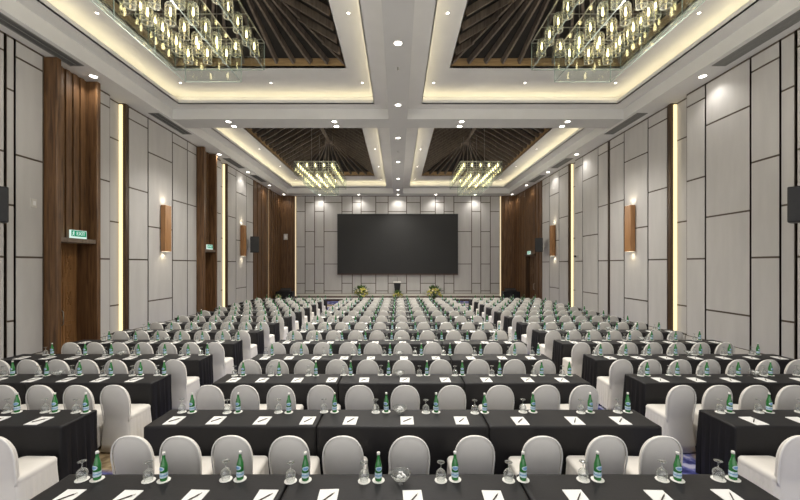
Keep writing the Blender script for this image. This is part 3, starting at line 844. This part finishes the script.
# ================================================================== TABLES
def table_proto(length, fold0, fold1, name):
    """a training table under a floor-length cloth; fold0/fold1: hanging folds at the -x / +x end"""
    t = thing(name, None, 'table')
    hx, hy, h, r = length / 2, .23, .75, .018
    per = []
    nl, ns = 60, 26
    for k in range(nl): per.append((-hx + 2 * hx * k / nl, -hy, 'f'))
    for k in range(ns): per.append((hx, -hy + 2 * hy * k / ns, 'r'))
    for k in range(nl): per.append((hx - 2 * hx * k / nl, hy, 'b'))
    for k in range(ns): per.append((-hx, hy - 2 * hy * k / ns, 'l'))
    N = len(per)
    nrm = {'f': Vector((0, -1)), 'r': Vector((1, 0)), 'b': Vector((0, 1)), 'l': Vector((-1, 0))}
    rnd = random.Random(11)
    ph = [rnd.uniform(0, 6.28) for _ in range(6)]
    def off(i, z):
        x, y, sd = per[i]; d = (h - z) / h
        if sd in 'fb':
            e = max(0, 1 - (hx - abs(x)) / .12)
            w = .0025 * math.sin(x * 23 + ph[0]) + .002 * math.sin(x * 41 + ph[1])
            return (w + .004) * d
        amp = fold1 if sd == 'r' else fold0
        w = amp * (.6 * math.sin(y * 62 + ph[2]) + .4 * math.sin(y * 105 + ph[3]))
        return (w + amp * 1.0) * min(1, d * 1.6)
    m = MB(); vs = []; fs = []
    # top with a rolled edge
    rings = [(-r * 1.6, h), (-r * .5, h - .001), (0, h - r * .6), (0, h - r * 1.6)]
    for o, z in rings:
        for x, y, sd in per:
            vs.append((x * (1 + o / hx), y * (1 + o / hy), z + .0012 * math.sin(x * 9) * math.sin(y * 17)))
    for i in range(len(rings) - 1):
        for k in range(N):
            k2 = (k + 1) % N; fs.append((i * N + k, (i + 1) * N + k, (i + 1) * N + k2, i * N + k2))
    fs.append(tuple(range(N)))
    m.add(vs, fs); m.build('cloth_top', M['cloth'], t, True)
    m = MB(); vs = []; fs = []
    zs = [h - r * 1.6, h - .06, h - .14, h - .28, .32, .16, .012]
    for z in zs:
        for i, (x, y, sd) in enumerate(per):
            n_ = nrm[sd]; o = off(i, z)
            vs.append((x + n_.x * o, y + n_.y * o, z))
    for i in range(len(zs) - 1):
        for k in range(N):
            k2 = (k + 1) % N; fs.append((i * N + k, (i + 1) * N + k, (i + 1) * N + k2, i * N + k2))
    m.add(vs, fs); m.build('cloth_drop', M['cloth'], t, True)
    return t

# ================================================================== SMALL THINGS
def bottle_profiles():
    K_ = .87
    body = [(.028, .0), (.031, .004), (.0315, .02), (.0315, .115), (.030, .135), (.022, .165), (.0145, .195), (.0125, .222), (.0135, .226), (.0135, .232)]
    cap = [(.0145, .228), (.0145, .248), (.011, .251), (.002, .252)]
    return [(r * K_, z * K_) for r, z in body], [(r * K_, z * K_) for r, z in cap]
def bottle_proto():
    t = thing('water_bottle', None, 'bottle')
    body, cap = bottle_profiles()
    m = MB(); m.lathe(body, 14); m.build('bottle_glass', M['bottle'], t, True)
    m = MB(); m.lathe(cap, 12); m.build('cap', M['cap'], t, True)
    def rad(z):
        for (r0, z0), (r1, z1) in zip(body, body[1:]):
            if z0 <= z <= z1: return r0 + (r1 - r0) * (z - z0) / max(1e-6, z1 - z0)
        return body[-1][0]
    lb = MB(); lb.lathe([(.0283, .026), (.0283, .066)], 16, close=False)
    def oval(ra, rz, zc, off, mi):
        vs = [(0, -(rad(zc) + off), zc)]; n = 18; fs = []
        for q in (1, 2, 3, 4):
            for k in range(n):
                a = 2 * PI * k / n; ang = -PI / 2 + ra * q / 4 * math.cos(a); z = zc + rz * q / 4 * math.sin(a); r_ = rad(z) + off
                vs.append((r_ * math.cos(ang), r_ * math.sin(ang), z))
        for k in range(n): fs.append((0, 1 + k, 1 + (k + 1) % n))
        for q in range(3):
            for k in range(n): fs.append((1 + q * n + k, 1 + (q + 1) * n + k, 1 + (q + 1) * n + (k + 1) % n, 1 + q * n + (k + 1) % n))
        lb.add(vs, fs, mi)
    oval(1.0, .017, .098, .0012, 0); oval(.75, .011, .098, .0017, 1)
    lb.lathe([(.0287, .042), (.0287, .050)], 16, mi=1, close=False)
    lb.build('label', [M['label'], M['labelblue']], t, True)
    # simplified far bottle as one mesh
    f = MB(); f.lathe([body[k] for k in (0, 2, 3, 5, 7, 9)], 8, mi=0); f.lathe(cap[:2] + cap[3:], 8, mi=1); f.lathe([(.0285, .026), (.0285, .066)], 8, mi=2, close=False)
    return t, f.mesh('far_water_bottle', [M['bottle'], M['cap'], M['label']], True)
def goblet_mesh(n=16):
    m = MB()   # upside down: rim on the coaster, foot in the air
    out = [(.033, 0), (.041, .03), (.044, .055), (.040, .075), (.026, .092), (.008, .102), (.005, .110), (.005, .148), (.012, .156), (.034, .160), (.034, .163), (.001, .164)]
    m.lathe(out, n, close=False)
    m.v = [(x * .87, y * .87, z * .87) for x, y, z in m.v]
    return m.mesh('goblet', M['goblet'], True)
def coaster_mesh():
    m = MB(); prof = []
    n = 24; vs = []; fs = []
    for z in (0, .0025):
        for k in range(n):
            a = 2 * PI * k / n; r = .048 * (1 + .02 * math.cos(12 * a)); vs.append((r * math.cos(a), r * math.sin(a), z))
    fs = [tuple(reversed(range(n))), tuple(range(n, 2 * n))] + [(k, (k + 1) % n, n + (k + 1) % n, n + k) for k in range(n)]
    m.add(vs, fs); return m.mesh('coaster', M['coaster'])
def notepad_mesh():
    m = MB(); m.box(-.07, .07, -.10, .10, 0, .005); m.box(-.07, .07, .09, .1005, .0045, .0056); return m.mesh('notepad', M['paper'])
def pen_proto():
    t = thing('ballpoint_pen', None, 'pen')
    m = MB(); m.tube([(-.06, 0, .0045), (.045, 0, .0045)], .0045, 8); m.build('barrel', M['pen'], t, True)
    m = MB(); m.tube([(.045, 0, .0045), (.052, 0, .0045), (.066, 0, .0045)], .003, 6); m.build('tip', M['steel'], t, True)
    return t
def bowl_mesh():
    m = MB(); m.lathe([(.03, 0), (.032, .004), (.018, .010), (.022, .018), (.052, .035), (.074, .062), (.080, .078), (.077, .078), (.070, .060), (.047, .038), (.016, .022), (.001, .02)], 18, close=False)
    return m.mesh('candy_bowl', M['bowl'], True)
def mint_mesh():
    rnd = random.Random(5); m = MB()
    for k in range(14):
        a = rnd.uniform(0, 6.28); r = rnd.uniform(0, .04)
        m.ball((r * math.cos(a), r * math.sin(a), .045 + rnd.uniform(0, .022)), .011, 7, 5, 0, .7)
    return m.mesh('mint_candies', M['mint'], True)

TZ = .7512
rnd = random.Random(21)
ROWS = [2.52, 3.85, 5.26, 6.54, 7.88, 9.2, 10.48, 11.75, 13.0, 14.25, 15.4, 16.55, 17.8]
NEAR = lambda k: ROWS[k]
CEN_CH = [-2.43, -1.98, -1.51, -.99, -.5, .10, .69, 1.31, 1.90, 2.40]
CEN_PAD = [-2.40, -1.97, -1.47, -.96, -.5, .10, .69, 1.30, 1.89, 2.39]
CEN_BOT = [-2.35, -1.82, -1.25, -.72, -.145, .44, .98, 1.55, 2.19, 2.62]
LEF_CH = [-3.66, -4.13, -4.61, -5.09, -5.57, -6.05, -6.53]
LEF_PAD = [-3.86, -4.35, -4.83, -5.33, -5.86, -6.32, -6.8]
LEF_BOT = [-3.56, -3.92, -4.36, -4.86, -5.35, -5.86, -6.46]
RIG_CH = [3.66, 4.13, 4.61, 5.09, 5.57, 6.05, 6.53]
RIG_PAD = [3.83, 4.34, 4.85, 5.36, 5.87, 6.38, 6.87]
RIG_BOT = [3.79, 4.25, 4.70, 5.18, 5.67, 6.2, 6.74]
BLK = {'centre': (CEN_CH, CEN_PAD, CEN_BOT), 'left': (LEF_CH, LEF_PAD, LEF_BOT), 'right': (RIG_CH, RIG_PAD, RIG_BOT)}
def where(blk, i, k):
    return (f'{ORD1[i]} from left' if blk == 'centre' else f'{ORD1[i]} from aisle') + f" in {blk} block's {ORD[k]} table row"

tabs = {}
def put_table(kind, x, y, label, group):
    spec = {'mid': (1.79, .001, .001), 'endL': (1.79, .020, .001), 'endR': (1.79, .001, .020)}[kind]
    if kind not in tabs:
        tabs[kind] = table_proto(*spec, 'draped_table'); t = tabs[kind]; t.location = (x, y, 0); tag(t, label, None, group)
    else: copy_tree(tabs[kind], (x, y, 0), 0, label, 'table', group)

chair0 = None; bottle0 = None; pen0 = None
GOB, GOBF, COA, PAD, BOWL, MINT = goblet_mesh(), goblet_mesh(8), coaster_mesh(), notepad_mesh(), bowl_mesh(), mint_mesh()
FARB = None
far_coasters = MB()
def put_chair(x, y, rz, label, group):
    global chair0
    if chair0 is None: chair0 = chair_proto(); chair0.location = (x, y, 0); chair0.rotation_euler = (0, 0, rz); tag(chair0, label, None, group)
    else: copy_tree(chair0, (x, y, 0), rz, label, 'chair', group)
def put_bottle(x, y, z, rz, label, group, detailed):
    global bottle0, FARB
    if bottle0 is None:
        bottle0, FARB = bottle_proto(); bottle0.location = (x, y, z); bottle0.rotation_euler = (0, 0, rz); tag(bottle0, label, None, group)
    elif detailed: copy_tree(bottle0, (x, y, z), rz, label, 'bottle', group)
    else: tag(link('water_bottle', FARB, None, (x, y, z)), label, 'bottle', group)
def put_pen(x, y, z, rz, label, group):
    global pen0
    if pen0 is None: pen0 = pen_proto(); pen0.location = (x, y, z); pen0.rotation_euler = (0, 0, rz); tag(pen0, label, None, group)
    else: copy_tree(pen0, (x, y, z), rz, label, 'pen', group)

for k in range(13):
    yn = NEAR(k); yc = yn + .23
    for j, (kind, x) in enumerate((('endL', .05 - 1.8), ('mid', .05), ('endR', .05 + 1.8))):
        put_table(kind, x, yc, f"black draped table, {('left', 'middle', 'right')[j]} third of the centre block's {ORD[k]} table row", 'centre block tables')
    if k > 0:
        for blk, s in (('left', -1), ('right', 1)):
            for j in range(2):
                xc = s * (3.5 + .9 + 1.8 * j)
                near_edge = min(abs(xc - s * .9), abs(xc + s * .9)) * s
                if not inframe(near_edge, yn + .46, 150): continue
                kind = {(-1, 0): 'endR', (-1, 1): 'endL', (1, 0): 'endL', (1, 1): 'endR'}[(s, j)]
                put_table(kind, xc, yc, f"black draped table, {('aisle', 'wall')[j]} half of the {blk} block's {ORD[k]} table row", f'{blk} block tables')
    for blk in ('centre', 'left', 'right'):
        if blk != 'centre' and k == 0: continue
        CH, PD, BT = BLK[blk]
        for i in range(len(CH)):
            wh = where(blk, i, k)
            if k > 0 and inframe(CH[i], yn - .45, 120):
                put_chair(CH[i] + rnd.uniform(-.006, .006), yn - .252 + rnd.uniform(-.012, .0), rnd.uniform(-.02, .02),
                          f'ivory covered banquet chair, {wh}', f'{blk} block chairs')
            bx_, by_ = BT[i] + rnd.uniform(-.012, .012), yn + .375 + rnd.uniform(-.01, .012)
            gx_, gy_ = bx_ - .115 + rnd.uniform(-.006, .006), by_ - .005 + rnd.uniform(-.012, .012)
            if inframe(bx_, by_, 60):
                near = k <= 5
                if near:
                    tag(link('coaster', COA, None, (bx_, by_, TZ)), f'white round coaster under bottle, {wh}', 'coaster', f'{blk} block coasters')
                    tag(link('coaster', COA, None, (gx_, gy_, TZ)), f'white round coaster under glass, {wh}', 'coaster', f'{blk} block coasters')
                else:
                    far_coasters.lathe([(.05, 0), (.05, .0025)], 10, (bx_, by_, TZ)); far_coasters.lathe([(.05, 0), (.05, .0025)], 10, (gx_, gy_, TZ))
                put_bottle(bx_, by_, TZ + .0026, rnd.uniform(-.4, .4), f'green water bottle with pale label, {wh}', f'{blk} block water bottles', near)
                tag(link('goblet', GOB if near else GOBF, None, (gx_, gy_, TZ + .0026)), f'upturned stem glass on coaster, {wh}', 'glass', f'{blk} block stem glasses')
            pxx, pyy = PD[i] + rnd.uniform(-.012, .012), yn + .135 + rnd.uniform(-.008, .008)
            if inframe(pxx, pyy, 60):
                pa = rnd.uniform(-.05, .05)
                o = tag(link('notepad', PAD, None, (pxx, pyy, TZ)), f'white notepad, {wh}', 'notepad', f'{blk} block notepads'); o.rotation_euler.z = pa
                if k <= 5: put_pen(pxx + .004, pyy, TZ + .0058, rnd.uniform(.75, 1.05), f'dark pen lying on notepad, {wh}', f'{blk} block pens')
        cx = {'centre': .02, 'left': -5.16, 'right': 5.40}[blk]
        cy = yn + .33
        if blk == 'left': cx = -5.13
        if inframe(cx, cy, 8):
            tag(link('candy_bowl', BOWL, None, (cx, cy, TZ)), f"small clear glass candy bowl on the {blk} block's {ORD[k]} table row", 'bowl', 'candy bowls')
            if k < 6: tag(link('mint_candies', MINT, None, (cx, cy, TZ)), f"white mints in the candy bowl on the {blk} block's {ORD[k]} table row", 'candies', 'mints', 'stuff')
tag(far_coasters.build('coaster', M['coaster']), 'white round coasters on the tables toward the stage', 'coaster', None, 'stuff')

# ================================================================== WORLD + CAMERA
w = bpy.data.worlds.new('open_rear_fill'); SC.world = w; w.use_nodes = True  # added fill light, let in through the rear end left open
bg = w.node_tree.nodes['Background']; bg.inputs['Color'].default_value = (1., .99, .98, 1); bg.inputs['Strength'].default_value = 1.5
cam = bpy.data.cameras.new('camera'); co = bpy.data.objects.new('camera', cam); COL.objects.link(co); SC.camera = co
co.location = (0, 0, CAMZ); co.rotation_euler = (PI / 2, 0, 0)
cam.sensor_fit = 'HORIZONTAL'; cam.sensor_width = 36; cam.lens = 370 / 800 * 36
cam.shift_x = 2 / 800; cam.shift_y = 15 / 800; cam.clip_end = 200; cam.clip_start = .05
SC.view_settings.view_transform = 'Standard'; SC.view_settings.look = 'None'; SC.view_settings.exposure = 0.
SC.cycles.max_bounces = 8; SC.cycles.transparent_max_bounces = 24; SC.cycles.sample_clamp_indirect = 4
SC.cycles.caustics_reflective = False; SC.cycles.caustics_refractive = False
SC.cycles.use_denoising = True
